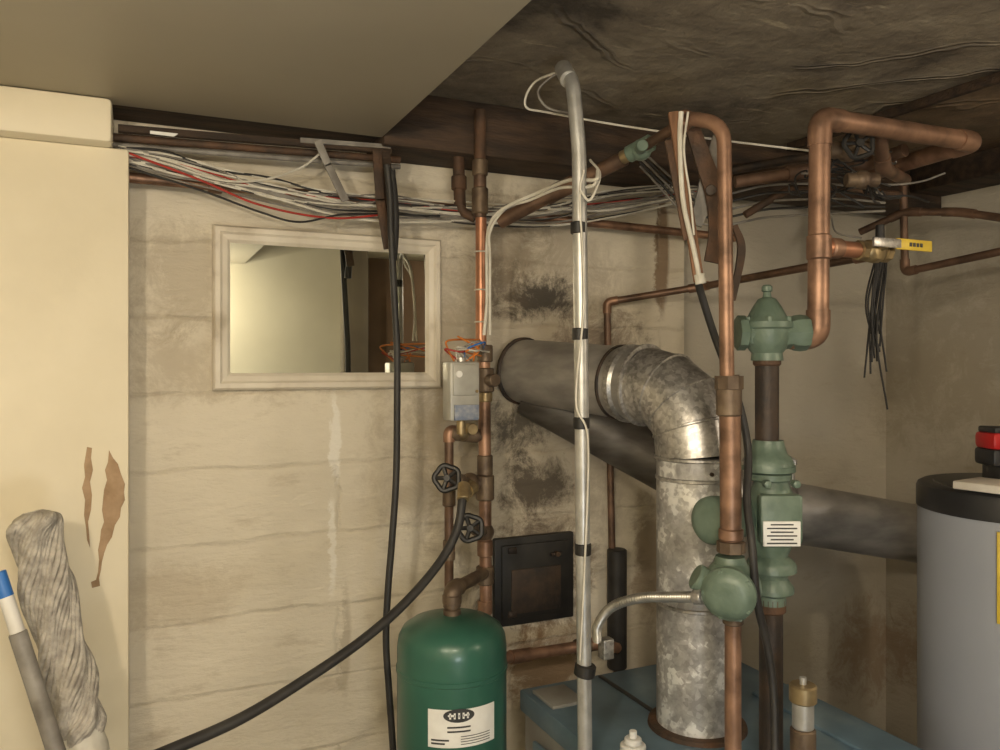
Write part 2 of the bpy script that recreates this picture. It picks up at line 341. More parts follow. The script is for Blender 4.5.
# ---------------- mirror ----------------
mr=Obj('framed_mirror')
Yf=YW-.03
tl=PY(213,223,Yf); tr=PY(442,240,Yf)
zt=(tl.z+tr.z)/2; zb=PY(213,390,Yf).z*.5+PY(442,388,Yf).z*.5
x0,x1=tl.x,tr.x; w=.045
outer=[(x0,zb),(x1,zb),(x1,zt),(x0,zt)]
levels=[(0,YW),(0,YW-.022),(.006,YW-.030),(.018,YW-.030),(.024,YW-.024),(w-.008,YW-.020),(w,YW-.012),(w,YW)]
vs=[];fs=[]
for (ins,y) in levels:
    for (x,z),(sx,sz) in zip(outer,[(1,1),(-1,1),(-1,-1),(1,-1)]): vs.append((x+sx*ins,y,z+sz*ins))
for i in range(len(levels)-1):
    for j in range(4): fs.append((i*4+j,i*4+(j+1)%4,(i+1)*4+(j+1)%4,(i+1)*4+j))
mr.add(vs,fs,'frame')
mr.add([(x0+w-.002,YW-.010,zb+w-.002),(x1-w+.002,YW-.010,zb+w-.002),(x1-w+.002,YW-.010,zt-w+.002),(x0+w-.002,YW-.010,zt-w+.002)],[(0,1,2,3)],'mirror')
mr.done(20)

# ---------------- boiler ----------------
zb_=.75; bx0,bx1,by0,by1=.974,1.68,1.15,2.0
b=Obj('boiler')
b.box(((bx0+bx1)/2,(by0+by1)/2,.36),(bx1-bx0-.02,by1-by0-.02,.72),'boiler_side',bev=.01)
b.box(((bx0+bx1)/2,(by0+by1)/2,zb_-.03),(bx1-bx0,by1-by0,.06),'boiler_blue',bev=.008)
b.box((bx0-.004,1.75,.55),(.012,.3,.2),'boiler_blue'); b.box((bx0-.004,1.75,.3),(.012,.4,.12),'dkgrey')
b.box(((bx0+bx1)/2,by0-.004,.4),(.5,.012,.5),'boiler_blue')
b.box((bx0+.36,by0-.01,.5),(.2,.02,.12),'dkgrey')
b.box((bx0+.07,1.90,zb_+.004),(.10,.12,.010),'boiler_side')
b.box((1.60,1.45,zb_+.004),(.13,.5,.010),'boiler_blue')
b.box((bx0+.25,1.80,zb_+.002),(.012,.36,.006),'dkgrey',bev=.001)
fc=P(697,725,2.0)
b.lathe((fc.x,fc.y,zb_),UP,[(0,.122),(.010,.120),(.012,.11),(.0121,.10)],'iron_brown',40)
c0=P(633,750,1.86); c0.z=zb_
b.cyl(c0,c0+UP*.02,.03,'white'); b.cyl(c0+UP*.02,c0+UP*.034,.02,'white'); b.cyl(c0+UP*.034,c0+UP*.05,.009,'white')
for x,y in((1.02,1.96),(1.64,1.96),(1.02,1.5),(1.64,1.7)): b.lathe((x,y,zb_),UP,[(0,.008),(.004,.008),(.006,.004)],'galv',8)
b.done()

# ---------------- flue ----------------
f=Obj('boiler_flue_pipe')
R=.1
base=Vector((fc.x,fc.y,zb_)); cor=P(697,391,2.0); cor.x,cor.y=fc.x,fc.y
end=PY(522,371,YW+.0); dirh=(end-cor).normalized()
e0=cor-UP*.165; e1=cor+dirh*.165
f.tube([base+UP*.005,e0],R,'galv_blotch',40,cap=False)
arc=[]; n=4
for i in range(n+1):
    t=i/n; arc.append(e0*(1-t)**2+cor*2*t*(1-t)+e1*t*t)
f.tube(arc,R*1.015,'galv',40,cap=False)
f.tube([e1,end],R*.99,'galv_dull',40,cap=False)
def band(o,a,r,k='galv',w=.012,h=.005):
    f.lathe(o-a*w/2,a,[(0,r*.99),(w*.25,r+h),(w*.75,r+h),(w,r*.99)],k,40)
band(e0,UP,R*1.01); band(e0-UP*.05,UP,R*1.0,h=.003); band(e1,dirh,R*1.02,h=.008); band(e1+dirh*.05,dirh,R,h=.006,w=.03)
band(e1+dirh*.085,dirh,R,h=.004,w=.01,k='iron')
for i in range(1,n):
    t=(arc[i+1]-arc[i-1]).normalized(); band(arc[i],t,R*1.02,w=.008,h=.003)
band(base+UP*.31,UP,R,h=.003); band(end-dirh*.006,dirh,R*1.0,'iron',w=.016,h=.006)
for i in range(4):
    a=-1.9+i*.5; f.cyl(e0-UP*.03+Vector((math.cos(a),math.sin(a),0))*R*.99,e0-UP*.03+Vector((math.cos(a),math.sin(a),0))*(R+.006),.005,'iron',8)
f.done(25)
g=Obj('water_heater_flue_pipe')
A=P(960,541,2.62); Bp=PY(735,503,1.88); C=PY(530,390,YW-.01)
mid=fillet([A,Bp,C],.16,3)
g.tube(mid[:-1],.092,'galv_dull',36,cap=False)
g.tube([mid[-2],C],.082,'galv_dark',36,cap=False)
for p,q in ((mid[1],A-Bp),(mid[-2],C-Bp)):
    a=q.normalized(); g.lathe(p-a*.006,a,[(0,.09),(.003,.098),(.009,.098),(.012,.09)],'galv_dull',36)
dA=(A-Bp).normalized()
g.tube([A,A+dA*.05-UP*.02,A+dA*.08-UP*.07,A+dA*.08-UP*.5],.09,'galv_dull',30)
g.done(25)

# ---------------- water heater ----------------
hx,hy=2.095+.030,1.35-.014; hz=1.335
h=Obj('water_heater')
h.lathe((hx,hy,0),UP,[(0,.24),(.01,.25),(.06,.25),(hz-.065,.25)],'heater',64)
h.lathe((hx,hy,hz-.065),UP,[(0,.253),(.05,.253),(.060,.249),(.065,.24),(.0651,.225)],'dkgrey',64)
h.lathe((hx,hy,hz-.004),UP,[(0,.215),(.006,.21),(.008,.2)],'dkgrey',64)
a=P(1033,575,1.85); n_=(Vector((a.x-hx,a.y-hy,0))).normalized()
tt=UP.cross(n_)
ctr=Vector((hx,hy,1.14))+n_*.249
h.box(ctr,(.14,.01,.22),'yellow',X=tt,Y=n_,bev=.002); h.box(ctr+n_*.004,(.12,.006,.17),'labelw',X=tt,Y=n_,bev=.001)
h.box(Vector((hx,hy,.3))+n_*.255,(.16,.03,.2),'dkgrey',X=tt,Y=n_)
h.cyl((hx+.12,hy+.1,hz),(hx+.12,hy+.1,hz+.08),.012,'copper')
h.done()
p=Obj('paper_pad'); q=P(993,486,1.98); q.z=hz+.016
p.box(q,(.13,.13,.02),'paper',X=Vector((1,.15,0)),bev=.003); p.done()
bt=Obj('power_tool_battery'); q=P(1012,462,2.08)
zt0=hz+.005
bt.box((q.x,q.y,zt0+.03),(.11,.08,.05),'dkgrey',X=RIGHT,bev=.004)
bt.box((q.x,q.y,zt0+.072),(.15,.09,.045),'dkgrey',X=RIGHT,bev=.01)
bt.box((q.x,q.y,zt0+.114),(.15,.088,.045),'redtool',X=RIGHT,bev=.012)
bt.box((q.x,q.y,zt0+.142),(.135,.075,.016),'dkgrey',X=RIGHT,bev=.006)
bt.box(Vector((q.x-.02,q.y,zt0+.09))-FWD*.046,(.07,.004,.022),'labelw',X=RIGHT,bev=.001)
bt.done()

# ---------------- expansion tank ----------------
D=2.0; c=P(452,614,D); Rt=.1365
t=Obj('expansion_tank')
prof=[(-.45,.05),(-.44,.09),(-.41,.128),(-.38,Rt),(-.134,Rt),(-.132,Rt+.0025),(-.122,Rt+.0025),(-.120,Rt),(-.075,Rt),(-.05,Rt*.975),(-.03,Rt*.90),(-.015,Rt*.74),(-.005,Rt*.5),(0,Rt*.2)]
t.lathe(c,UP,prof,'tank_green',64)
t.cyl(c-UP*.004,c+UP*.014,.022,'bronze')
LB=.062
fw0=-(Vector((c.x,c.y,0)).normalized()); baseA=math.atan2(fw0.y,fw0.x)
def curved_label(u0,u1,z0,z1,k,off):
    n=14; vs=[];fs=[]
    for i in range(n+1):
        a=baseA+u0+(u1-u0)*i/n
        for z in (z0,z1): vs.append((c.x+(Rt+off)*math.cos(a),c.y+(Rt+off)*math.sin(a),c.z+z+LB))
    for i in range(n): fs.append((2*i,2*i+2,2*i+3,2*i+1))
    t.add(vs,fs,k)
curved_label(-.42,.82,-.332,-.243,'labelw',.001)
def oval(uc,zc,ru,rz,k,off):
    vs=[(c.x+(Rt+off)*math.cos(baseA+uc),c.y+(Rt+off)*math.sin(baseA+uc),c.z+zc+LB)];fs=[]; n=24
    for i in range(n):
        a=baseA+uc+ru*math.cos(2*math.pi*i/n); vs.append((c.x+(Rt+off)*math.cos(a),c.y+(Rt+off)*math.sin(a),c.z+zc+LB+rz*math.sin(2*math.pi*i/n)))
    for i in range(n): fs.append((0,1+i,1+(i+1)%n))
    t.add(vs,fs,k)
oval(.12,-.257,.27,.016,'labeltxt',.002)
for i in range(5):
    u=-.03+i*.075; curved_label(u-.016,u+.016,-.264,-.25,'labelw',.003); curved_label(u-.006,u+.006,-.260,-.254,'labeltxt',.0035)
for z in (-.286,-.296): curved_label(-.08,.32,z,z+.004,'labeltxt',.002)
for z in (-.307,-.313,-.319,-.325): curved_label(.15,.7,z,z+.0018,'labeltxt',.002)
curved_label(-.36,-.05,-.316,-.312,'labeltxt',.002); curved_label(-.36,-.12,-.324,-.320,'labeltxt',.002)
t.done()

# ---------------- wall riser assembly ----------------
YR=2.05
def R_(px,py,Y=YR): return PY(px,py,Y)
r=Obj('copper_riser_pipe')
r.run([R_(480,165),R_(480,218)],.018,'copper_dark')
r.cyl(R_(480,188),R_(480,214),.023,'bronze'); r.cyl(R_(480,160),R_(480,176),.022,'bronze')
r.cyl(R_(480,110),R_(480,165),.016,'iron_brown')
r.run([R_(481,218),R_(481,350)],.0155,'copper_bright')
r.run([R_(484,350),R_(486,612)],.0175,'copper')
for y0,y1,rr,kk in ((345,362,.022,'bronze'),(368,392,.026,'bronze'),(392,402,.021,'brass'),(455,475,.022,'bronze'),(475,500,.026,'bronze'),(540,556,.022,'copper'),(566,584,.025,'bronze'),(600,614,.021,'copper')):
    r.cyl(R_(485,y0),R_(485,y1),rr,kk)
r.cyl(R_(485,612),R_(486,660),.016,'copper_dark')
r.cyl(R_(485,380),R_(485,380)-FWD*.04+RIGHT*.03,.018,'bronze')
r.run([R_(484,438),R_(449,430),R_(449,606)],.0125,'copper_dark',bend=.02,fit=1.3,fk='copper')
r.cyl(R_(449,490),R_(449,506),.018,'bronze'); r.cyl(R_(449,540),R_(449,560),.017,'bronze')
r.ball(R_(462,432),.026,'brass'); r.cyl(R_(450,433),R_(478,436),.02,'bronze')
r.cyl(R_(466,428),R_(466,428)-YA*.05,.016,'brass')
for y in (252,290,322): r.tube([R_(481,y)+Vector((math.cos(a)*.018,math.sin(a)*.018,0)) for a in [i*math.pi/6 for i in range(12)]],.0022,'cablew',5,closed=True)
r.done()
v=Obj('drain_gate_valve')
for (hxp,hyp,bxp,byp) in ((447,478,470,482),(470,528,485,532)):
    o=R_(bxp,byp,YR-.0); w_=P(hxp,hyp,1.98)
    v.ball(o,.026,'bronze'); v.cyl(o,w_,.011,'bronze'); v.cyl(o+(w_-o)*.35,o+(w_-o)*.6,.017,'bronze')
    v.wheel(w_,(w_-o)+Vector((0,-.12,0)),.030,'black',.007)
v.cyl(R_(452,481),R_(486,484),.017,'bronze')
v.run([R_(464,484),R_(464,484)-YA*.07,R_(463,494,YR-.10)],.015,'brass',bend=.015,fit=1.2)
v.done()
tp=Obj('tank_supply_pipe')
tp.run([c+UP*.008,P(452,590,2.0),R_(486,572)],.0165,'bronze',bend=.025,fit=1.35,fk='bronze')
tp.cyl(P(452,604,2.0),P(452,594,2.0),.024,'bronze')
tp.done()
b=Obj('pressure_control_box')
q=P(461,391,2.12)
b.box(q,(.084,.06,.155),'boxgrey',bev=.006); b.box(q-YA*.034-UP*.055+XA*.002,(.068,.006,.04),'labelblue',bev=.001)
b.box(q-YA*.033+UP*.03,(.070,.006,.08),'boxgrey',bev=.002); b.cyl(q+XA*.03,q-YA*.04+XA*.03,.004,'brass')
b.cyl(q-UP*.075,q-UP*.115,.012,'brass'); b.cyl(q+UP*.07,q+UP*.09,.014,'galv')
b.cyl(q+UP*.045-XA*.02-YA*.03,q+UP*.045-XA*.02-YA*.04,.009,'labelw')
for i,kk in enumerate(['orange','cablew','red','cablew','blue','orange','cablew','cableg','orange']):
    s0=q+UP*.08+XA*(-.02+i*.007)
    pts=[s0,s0+Vector((random.uniform(-.05,.03),-.02,.03)),s0+Vector((random.uniform(-.04,.05),-.03,random.uniform(.02,.07))),R_(482,340+i*2)+Vector((random.uniform(-.02,.02),-.02,0))]
    b.tube(spline(pts,6),.0026,kk,6)
b.done()

# ---------------- garden hose ----------------
hs=Obj('garden_hose')
hp=[P(463,490,1.92),P(462,503,1.90),P(457,530,1.88),P(440,562,1.84),P(405,603,1.75),P(360,642,1.66),P(300,683,1.55),P(240,719,1.45),P(175,748,1.36),P(110,775,1.27),P(40,810,1.2)]
hs.tube(spline(hp,8),.0105,'rubber',12); hs.cyl(P(464,484,1.93),P(463,500,1.90),.015,'brass')
hs.done()
bc=Obj('black_power_cable')
cp=[(387,165),(390,195),(391,230),(394,290),(397,350),(397,420),(396,480),(392,540),(388,590),(386,640),(389,690),(393,750),(395,800)]
bc.tube(spline([PY(x,y,1.98) for x,y in cp],8),.009,'rubber',12)
bc.tube(spline([PY(x,y,2.0) for x,y in [(391,170),(394,200),(395,225),(393,260)]],6),.011,'rubber',10)
bc.done()

# ---------------- cleanout door ----------------
cd=Obj('chimney_cleanout_door')
a0=PY(495,531,YW-.02); a1=PY(574,625,YW-.02); cc=(a0+a1)/2; cc.y=YW-.008; wd=abs(a1.x-a0.x); hd=.272
cd.box(cc,(wd,.022,hd),'black',bev=.004)
cd.box(cc-YA*.013,(wd*.84,.010,hd*.84),'black',bev=.004)
cd.box(cc-YA*.019-UP*.03,(wd*.62,.006,hd*.5),'iron',bev=.003)
for sz in(-1,1): cd.box(cc+UP*sz*hd*.36-YA*.018-XA*wd*.3,(.03,.012,.02),'iron')
cd.cyl(cc-YA*.018+XA*.07+UP*.075,cc-YA*.034+XA*.07+UP*.075,.008,'iron_brown'); cd.box(cc-YA*.024+XA*.07+UP*.075,(.04,.008,.010),'iron')
cd.done()

# ---------------- EMT conduit ----------------
e=Obj('electrical_conduit')
Dc=1.8
e.run([Vector((P(585,750,Dc).x,P(585,750,Dc).y,0)),P(585,750,Dc),P(583,560,Dc),P(581,330,Dc),P(579,150,Dc),P(573,84,Dc),P(566,70,1.86)],.0165,'emt',bend=.03)
for y in (228,334,423,549,670):
    x=580+(y-330)*.014; e.cyl(P(x,y-6,Dc),P(x,y+6,Dc),.0185,'black')
e.cyl(P(586,664,Dc),P(584,676,Dc),.024,'black')
e.cyl(P(569,80,1.82),P(563,68,1.87),.0205,'emt')
e.tube(spline([P(566,70,1.86),P(552,74,1.9),P(535,82,1.93),P(526,96,1.95),P(527,108,1.96),P(545,112,1.98),P(600,122,2.0),P(650,130,2.0),P(720,140,2.0),P(812,151,2.0)],8),.0028,'cablew',6)
e.tube(spline([P(566,70,1.86),P(550,78,1.88),P(538,92,1.9),P(548,108,1.92),P(575,114,1.95)],8),.0028,'cableg',6)
e.tube(spline([P(584,170,1.77),P(580,200,1.775),P(584,300,1.775),P(576,400,1.775),P(588,440,1.775),P(585,560,1.775),P(580,660,1.775)],8),.0024,'cablew',6)
e.done()
w=Obj('white_thermostat_cable')
w.tube(spline([P(598,170,1.8),P(595,180,1.78),P(570,180,1.85),P(540,192,1.95),P(510,205,2.0),P(492,220,2.05),P(487,245,2.1),P(487,300,2.12),P(484,335,2.12)],8),.0045,'cablew',8)
w.tube(spline([P(598,170,1.8),P(592,186,1.78),P(560,188,1.86),P(530,200,1.97),P(505,209,2.02),P(490,232,2.06),P(490,260,2.1),P(490,335,2.12)],8),.0035,'cablew',8)
w.tube(spline([P(590,160,1.85),P(600,175,1.8),P(590,200,1.78),P(580,190,1.77)],8),.003,'cablew',8)
w.done()
# ---------------- long pipe + cable bundle ----------------
lp=Obj('copper_heating_pipe')
lp.run([PY(60,171,2.17),PY(400,203,2.17),PY(735,238,2.17)],.0135,'copper',bend=.01)
for x in (215,505): lp.cyl(PY(x-7,177+(x-125)*.1,2.17),PY(x+7,178.5+(x-125)*.1,2.17),.018,'copper_dark')
lp.done()
cb=Obj('cable_bundle')
kinds=['cablew','cableg','rubber','cablew','cableg','cablew','cableg','rubber','cablew','cableg','red','cablew','rubber','cableg','cableg','cableg','cablew','rubber']
for i,kk in enumerate(kinds):
    o=i*1.1; j=lambda:random.uniform(-7,7)
    pts=[PY(118,146+o*.9,2.12),PY(165,154+o+j(),2.12),PY(215,168+o+j(),2.11),PY(270,182+o+j(),2.11),PY(335,191+o*1.2+j(),2.11),PY(395,198+o+j(),2.11),PY(470,204+o+j()*.7,2.12),PY(545,202+o+j(),2.12),PY(610,193+o+j(),2.12),PY(700,180+o,2.13)]
    cb.tube(spline(pts,6),random.uniform(.0022,.0038),kk,6)
cb.tube(spline([PY(322,152,2.09),PY(300,168,2.09),PY(262,180,2.09),PY(220,180,2.09),PY(170,165,2.1),PY(120,152,2.1)],8),.003,'cablew',6)
cb.tube(spline([PY(120,150,2.1),PY(200,180,2.09),PY(260,205,2.09),PY(330,218,2.09),PY(390,214,2.09)],8),.003,'red',6)
cb.tube(spline([PY(120,165,2.1),PY(200,190,2.09),PY(260,212,2.09),PY(300,222,2.09),PY(350,214,2.09),PY(440,216,2.09)],8),.003,'rubber',6)
cb.done()
ls=Obj('loose_ceiling_strip')
ls.prism([PY(118,124,2.10),PY(392,147,2.10),PY(392,153,2.10),PY(118,131,2.10)],(0,.02,0),'wood')
ls.prism([PY(150,131,2.095),PY(178,134,2.095),PY(174,137,2.095),PY(150,134,2.095)],(0,-.004,0),'labelw')
ls.prism([PY(300,138,2.10),PY(390,145,2.10),PY(390,149,2.10),PY(300,143,2.10)],(0,-.006,0),'cableg')
ls.run([PY(60,133,2.14),PY(400,160,2.14)],.010,'iron_brown')
ls.run([PY(60,141,2.14),PY(400,167,2.14)],.007,'cableg')
ls.done()
hb=Obj('pipe_hanger_bracket')
def strapb(pts,w_,kk,B,Y=2.05,th=.006):
    for (a,b_) in zip(pts[:-1],pts[1:]):
        a=PY(*a,Y); b_=PY(*b_,Y); X=(b_-a).normalized(); B.box((a+b_)/2,((b_-a).length+.006,th,w_),kk,X=X,Y=YA,bev=.001)
strapb([(318,142),(328,165),(345,200)],.02,'cableg',hb)
strapb([(377,152),(380,200),(388,248)],.024,'iron_brown',hb,2.04)
strapb([(384,152),(388,215)],.03,'wood',hb,2.06,.02)
hb.done()
st=Obj('iron_pipe_stub')
st.run([PY(458,150,2.12),PY(460,205,2.12)],.017,'iron_brown'); st.cyl(PY(459,176,2.12),PY(459,190,2.12),.022,'iron_brown')
st.run([PY(459,200,2.12),PY(462,212,2.12),PY(475,218,2.10)],.014,'iron_brown')
st.done()

# ---------------- front copper riser ----------------
Df=1.70
fr=Obj('copper_supply_pipe')
fr.run([P(500,222,2.18),P(560,190,2.10),P(625,158,2.0)],.019,'copper_dark',bend=.02,fit=1.2)
fr.run([P(625,158,2.0),P(684,122,1.80)],.013,'copper_dark')
fr.run([P(680,126,1.80),P(688,118,1.76),P(724,124,Df),P(727,380,Df)],.0155,'copper',bend=.075)
fr.cyl(P(676,130,1.81),P(688,117,1.76),.021,'copper')
fr.run([P(727,376,Df),P(729,392,Df)],.0255,'bronze')
fr.lathe(P(729,390,Df),UP*-1,[(-.03,.020),(-.03,.03),(-.002,.03),(0,.024)],'bronze',8)
fr.cyl(P(729,388,Df),P(729,416,Df),.027,'bronze')
fr.cyl(P(730,410,Df),P(731,548,Df),.0225,'copper')
fr.lathe(P(731,553,Df),UP,[(0,.024),(.002,.030),(.025,.030),(.027,.024)],'bronze',8)
fr.cyl(P(731,540,Df),P(731,528,Df),.026,'copper')
fr.cyl(P(733,618,Df),Vector((P(733,700,Df).x,P(733,700,Df).y,zb_)),.0175,'copper')
fr.cyl(P(733,612,Df),P(733,624,Df),.022,'bronze')
fr.done()
gv=Obj('green_drain_valve')
gv.cyl(P(628,155,1.97),P(652,142,1.93),.021,'valve_green'); gv.cyl(P(640,149,1.93),P(640,149,1.93)-FWD*.035,.014,'valve_green')
gv.cyl(P(622,158,1.98),P(630,154,1.965),.017,'brass'); gv.ball(P(641,150,1.95),.026,'valve_green'); gv.done()
fv=Obj('flow_control_valve')
fv.lathe(P(730,556,Df),-UP,[(0,.030),(.010,.034),(.014,.034),(.03,.048),(.06,.058),(.085,.05),(.105,.032),(.118,.030),(.128,.024)],'valve_green',30)
nd=(-FWD-RIGHT*.5-UP*.1).normalized(); o=P(728,585,Df)+RIGHT*.012
fv.lathe(o,nd,[(0,.045),(.045,.048),(.048,.056),(.06,.056),(.066,.05),(.072,.046),(.078,.03)],'valve_green',32)
for i in range(5):
    a=i*math.pi*.4; u,vv=frame(nd); q=o+nd*.058+(u*math.cos(a)+vv*math.sin(a))*.048; fv.lathe(q,nd,[(0,.007),(.008,.007),(.01,.005)],'valve_green',6)
fv.cyl(P(728,585,Df)+RIGHT*.03,P(728,585,Df)+RIGHT*.062+UP*.005,.034,'valve_green')
fv.cyl(P(728,585,Df)-RIGHT*.035,P(728,585,Df)-RIGHT*.07+UP*.02,.028,'valve_green'); fv.lathe(P(733,618,Df),UP,[(0,.027),(.014,.027)],'valve_green',6)
fv.done()

# ---------------- right return assembly ----------------
Dr=1.82
def Q(px,py): return P(px,py,Dr)
ra=Obj('black_iron_pipe')
ra.cyl(Q(767,358),Q(767,442),.0265,'iron'); ra.cyl(Q(767,358),Q(767,366),.031,'iron_brown')
ra.cyl(Q(771,590),Vector((Q(771,700).x,Q(771,700).y,zb_)),.0265,'iron'); ra.cyl(Q(771,596),Q(771,612),.033,'iron_brown')
ra.done()
fc_=Obj('flow_check_valve')
fc_.lathe(Q(767,285),-UP,[(0,.008),(.004,.012),(.014,.012),(.016,.008),(.028,.010),(.032,.02),(.05,.032),(.075,.045),(.085,.056),(.098,.058),(.102,.052),(.125,.05),(.145,.042),(.155,.034),(.172,.036)],'valve_green',32)
cq=Q(767,333)
fc_.lathe(cq,RIGHT,[(.02,.042),(.05,.036),(.06,.040),(.075,.042),(.09,.040),(.092,.028)],'valve_green',8)
fc_.lathe(cq,-RIGHT,[(.02,.042),(.045,.034),(.05,.040),(.068,.040),(.070,.026)],'valve_green',8)
for i in range(6):
    a=i*math.pi/3+.3; q=Q(767,285)-UP*.083+(RIGHT*math.cos(a)+FWD*math.sin(a))*.05; fc_.lathe(q-UP*.012,UP,[(0,.007),(.02,.007),(.022,.005)],'valve_green',6)
fc_.done()
cp_=Obj('circulator_pump')
def flange(py,x=769,r_=.058,B=cp_):
    c_=Q(x,py); B.lathe(c_+UP*.008,-UP,[(0,r_*.95),(.002,r_),(.014,r_),(.016,r_*.95)],'valve_green',32)
cp_.lathe(Q(768,440),-UP,[(0,.034),(.01,.036),(.03,.042),(.036,.05),(.05,.056),(.056,.058),(.068,.058),(.07,.04)],'valve_green',30)
flange(468); flange(476,r_=.05)
for sx in(-1,1):
    q=Q(769,480)+RIGHT*sx*.052+UP*.015; cp_.cyl(q-UP*.03,q+UP*.035,.007,'galv'); cp_.lathe(q+UP*.02,UP,[(0,.012),(.011,.012)],'galv',6)
cp_.lathe(Q(771,476),-UP,[(0,.036),(.02,.04),(.04,.05),(.08,.055),(.13,.05),(.16,.045),(.18,.036),(.19,.05),(.20,.056),(.214,.056),(.216,.04),(.23,.036),(.25,.05),(.262,.05),(.27,.033),(.29,.033)],'valve_green',32)
cp_.box(Q(773,515)-FWD*.045,(.095,.03,.11),'valve_green',X=RIGHT,bev=.008)
cp_.box(Q(772,528)-FWD*.062,(.082,.006,.055),'labelw',X=RIGHT,bev=.001)
for i in range(6): cp_.box(Q(772,519+i*3.6)-FWD*.0655,(.066 if i%2 else .05,.001,.003),'labeltxt',X=RIGHT,bev=0)
for px in(758,786):
    q=Q(px,480)-FWD*.05; cp_.lathe(q,-FWD,[(0,.009),(.02,.009),(.022,.006)],'valve_green',6)
mo=P(752,516,1.85); ml=P(707,521,1.765)
dm=(ml-mo).normalized(); Lm=(ml-mo).length
cp_.lathe(mo,dm,[(0,.04),(.02,.044),(Lm*.45,.045),(Lm*.5,.05),(Lm*.85,.054),(Lm*.95,.052),(Lm,.046),(Lm+.004,.03)],'valve_green',36)
cp_.cyl(mo,Q(771,518),.04,'valve_green')
cp_.done()

rc=Obj('copper_return_pipe')
zr=Q(820,115).z; Yr=Q(820,118).y
rc.run([Q(798,338),Q(818,338),Q(820,118),Vector((1.95,Yr,zr)),Vector((1.99,Yr+.38,zr))],.0235,'copper',bend=.04,fit=1.13,fk='copper')
rc.cyl(Q(819,235),Q(819,260),.0275,'copper')
ty=Q(819,247); rc.cyl(ty,ty+XA*.12,.019,'copper_bright')
rc.lathe(ty+XA*.03,XA,[(0,.02),(.004,.024),(.03,.024),(.034,.02)],'copper',16)
rc.done()
bv=Obj('ball_valve')
q0=ty+XA*.12
bv.lathe(q0,XA,[(0,.018),(.002,.024),(.02,.024),(.022,.019),(.03,.026),(.05,.028),(.07,.026),(.078,.019),(.08,.024),(.098,.024),(.1,.018)],'brass',8)
bv.cyl(q0+XA*.05,q0+XA*.05-YA*.04+UP*.012,.010,'brass')
hq=q0+XA*.05-YA*.04+UP*.015
bv.box(hq+XA*.09,(.12,.006,.026),'yellow',bev=.002); bv.box(hq+XA*.0,(.09,.007,.022),'galv',bev=.002)
for i in range(4): bv.box(hq+XA*(.075+i*.012)-YA*.004,(.007,.002,.009),'labeltxt',bev=0)
bv.done()
cw=Obj('copper_branch_pipe')
s2=P(868,256,2.0); YB=2.232
low=PY(612,548,YB)
cw.run([low,PY(607,302,YB),PY(700,287,2.05),s2,q0+XA*.1],.0115,'copper_dark',bend=.025,fit=1.25,fk='copper')
cw.done()
bi=Obj('insulated_pipe')
bi.cyl(PY(617,549,2.21),PY(617,668,2.21),.032,'rubber'); bi.cyl(PY(617,655,2.21),Vector((PY(617,700,2.21).x,2.21,.0)),.012,'copper_dark')
bi.done()
hp_=Obj('copper_floor_pipe')
hp_.run([R_(487,660),PY(520,656,2.08),PY(600,643,2.08),PY(617,648,2.12)],.0165,'copper',bend=.02,fit=1.2)
hp_.cyl(PY(575,647,2.08),PY(590,645,2.08),.022,'bronze')
hp_.done()
fx=Obj('armoured_flex_conduit')
pp=spline([P(597,640,1.98),P(598,625,1.95),P(612,607,1.90),P(640,598,1.82),P(670,597,1.75),P(700,597,1.68)],60)
rr=[.0105+.0016*math.sin(i*2*math.pi/5) for i in range(len(pp))]
fx.tube(pp,rr,'flex',14); fx.box(P(606,648,1.99),(.03,.03,.05),'galv',bev=.003); fx.cyl(P(694,597,1.69),P(703,597,1.675),.016,'galv'); fx.done(60)

hl=Obj('hanging_wood_lath')
def bar(B,p,q,w_,th,kk,nrm):
    p=Vector(p);q=Vector(q); X=(q-p).normalized(); Y=(nrm-X*nrm.dot(X)).normalized(); B.box((p+q)/2,((q-p).length,th,w_),kk,X=X,Y=Y,bev=.002)
bar(hl,P(673,112,1.74),P(699,282,1.74),.022,.012,'lath',FWD)
bar(hl,P(669,140,1.745),P(688,240,1.745),.02,.008,'iron_brown',FWD)
hl.tube(spline([P(681,112,1.73),P(680,140,1.728),P(683,200,1.728),P(694,250,1.728),P(700,281,1.728)],8),.0055,'cablew',8)
hl.tube(spline([P(688,112,1.73),P(684,150,1.722),P(690,195,1.722),P(694,235,1.722)],8),.0025,'cablew',6)
hl.cyl(P(699,274,1.735),P(701,284,1.735),.012,'cablew')
hl.done()
br=Obj('steel_pipe_bracket')
def curveplate(pts,D,wd_,kk,B):
    pts=[P(x,y,D) for x,y in pts]; pts=spline(pts,8); vs=[];fs=[]
    for i,p in enumerate(pts):
        t_=(pts[min(i+1,len(pts)-1)]-pts[max(i-1,0)]).normalized(); s_=t_.cross(FWD).normalized()
        for a_,b_ in((-1,0),(1,0),(1,1),(-1,1)): vs.append(p+s_*a_*wd_/2*(1-.3*abs(2*i/len(pts)-1))+FWD*b_*.01)
    n=len(pts)
    for i in range(n-1):
        for j in range(4): fs.append((i*4+j,i*4+(j+1)%4,(i+1)*4+(j+1)%4,(i+1)*4+j))
    fs+= [(3,2,1,0),tuple((n-1)*4+j for j in range(4))]
    B.add(vs,fs,kk)
curveplate([(693,128),(704,160),(716,195),(718,230),(712,262)],1.80,.045,'iron_brown',br)
curveplate([(722,128),(714,160),(704,200),(696,225)],1.82,.04,'cableg',br)
curveplate([(735,225),(742,250),(733,300)],1.82,.018,'iron_brown',br)
br.cyl(P(711,190,1.80),P(711,190,1.78),.012,'iron')
br.done()
bk=Obj('black_drop_cable')
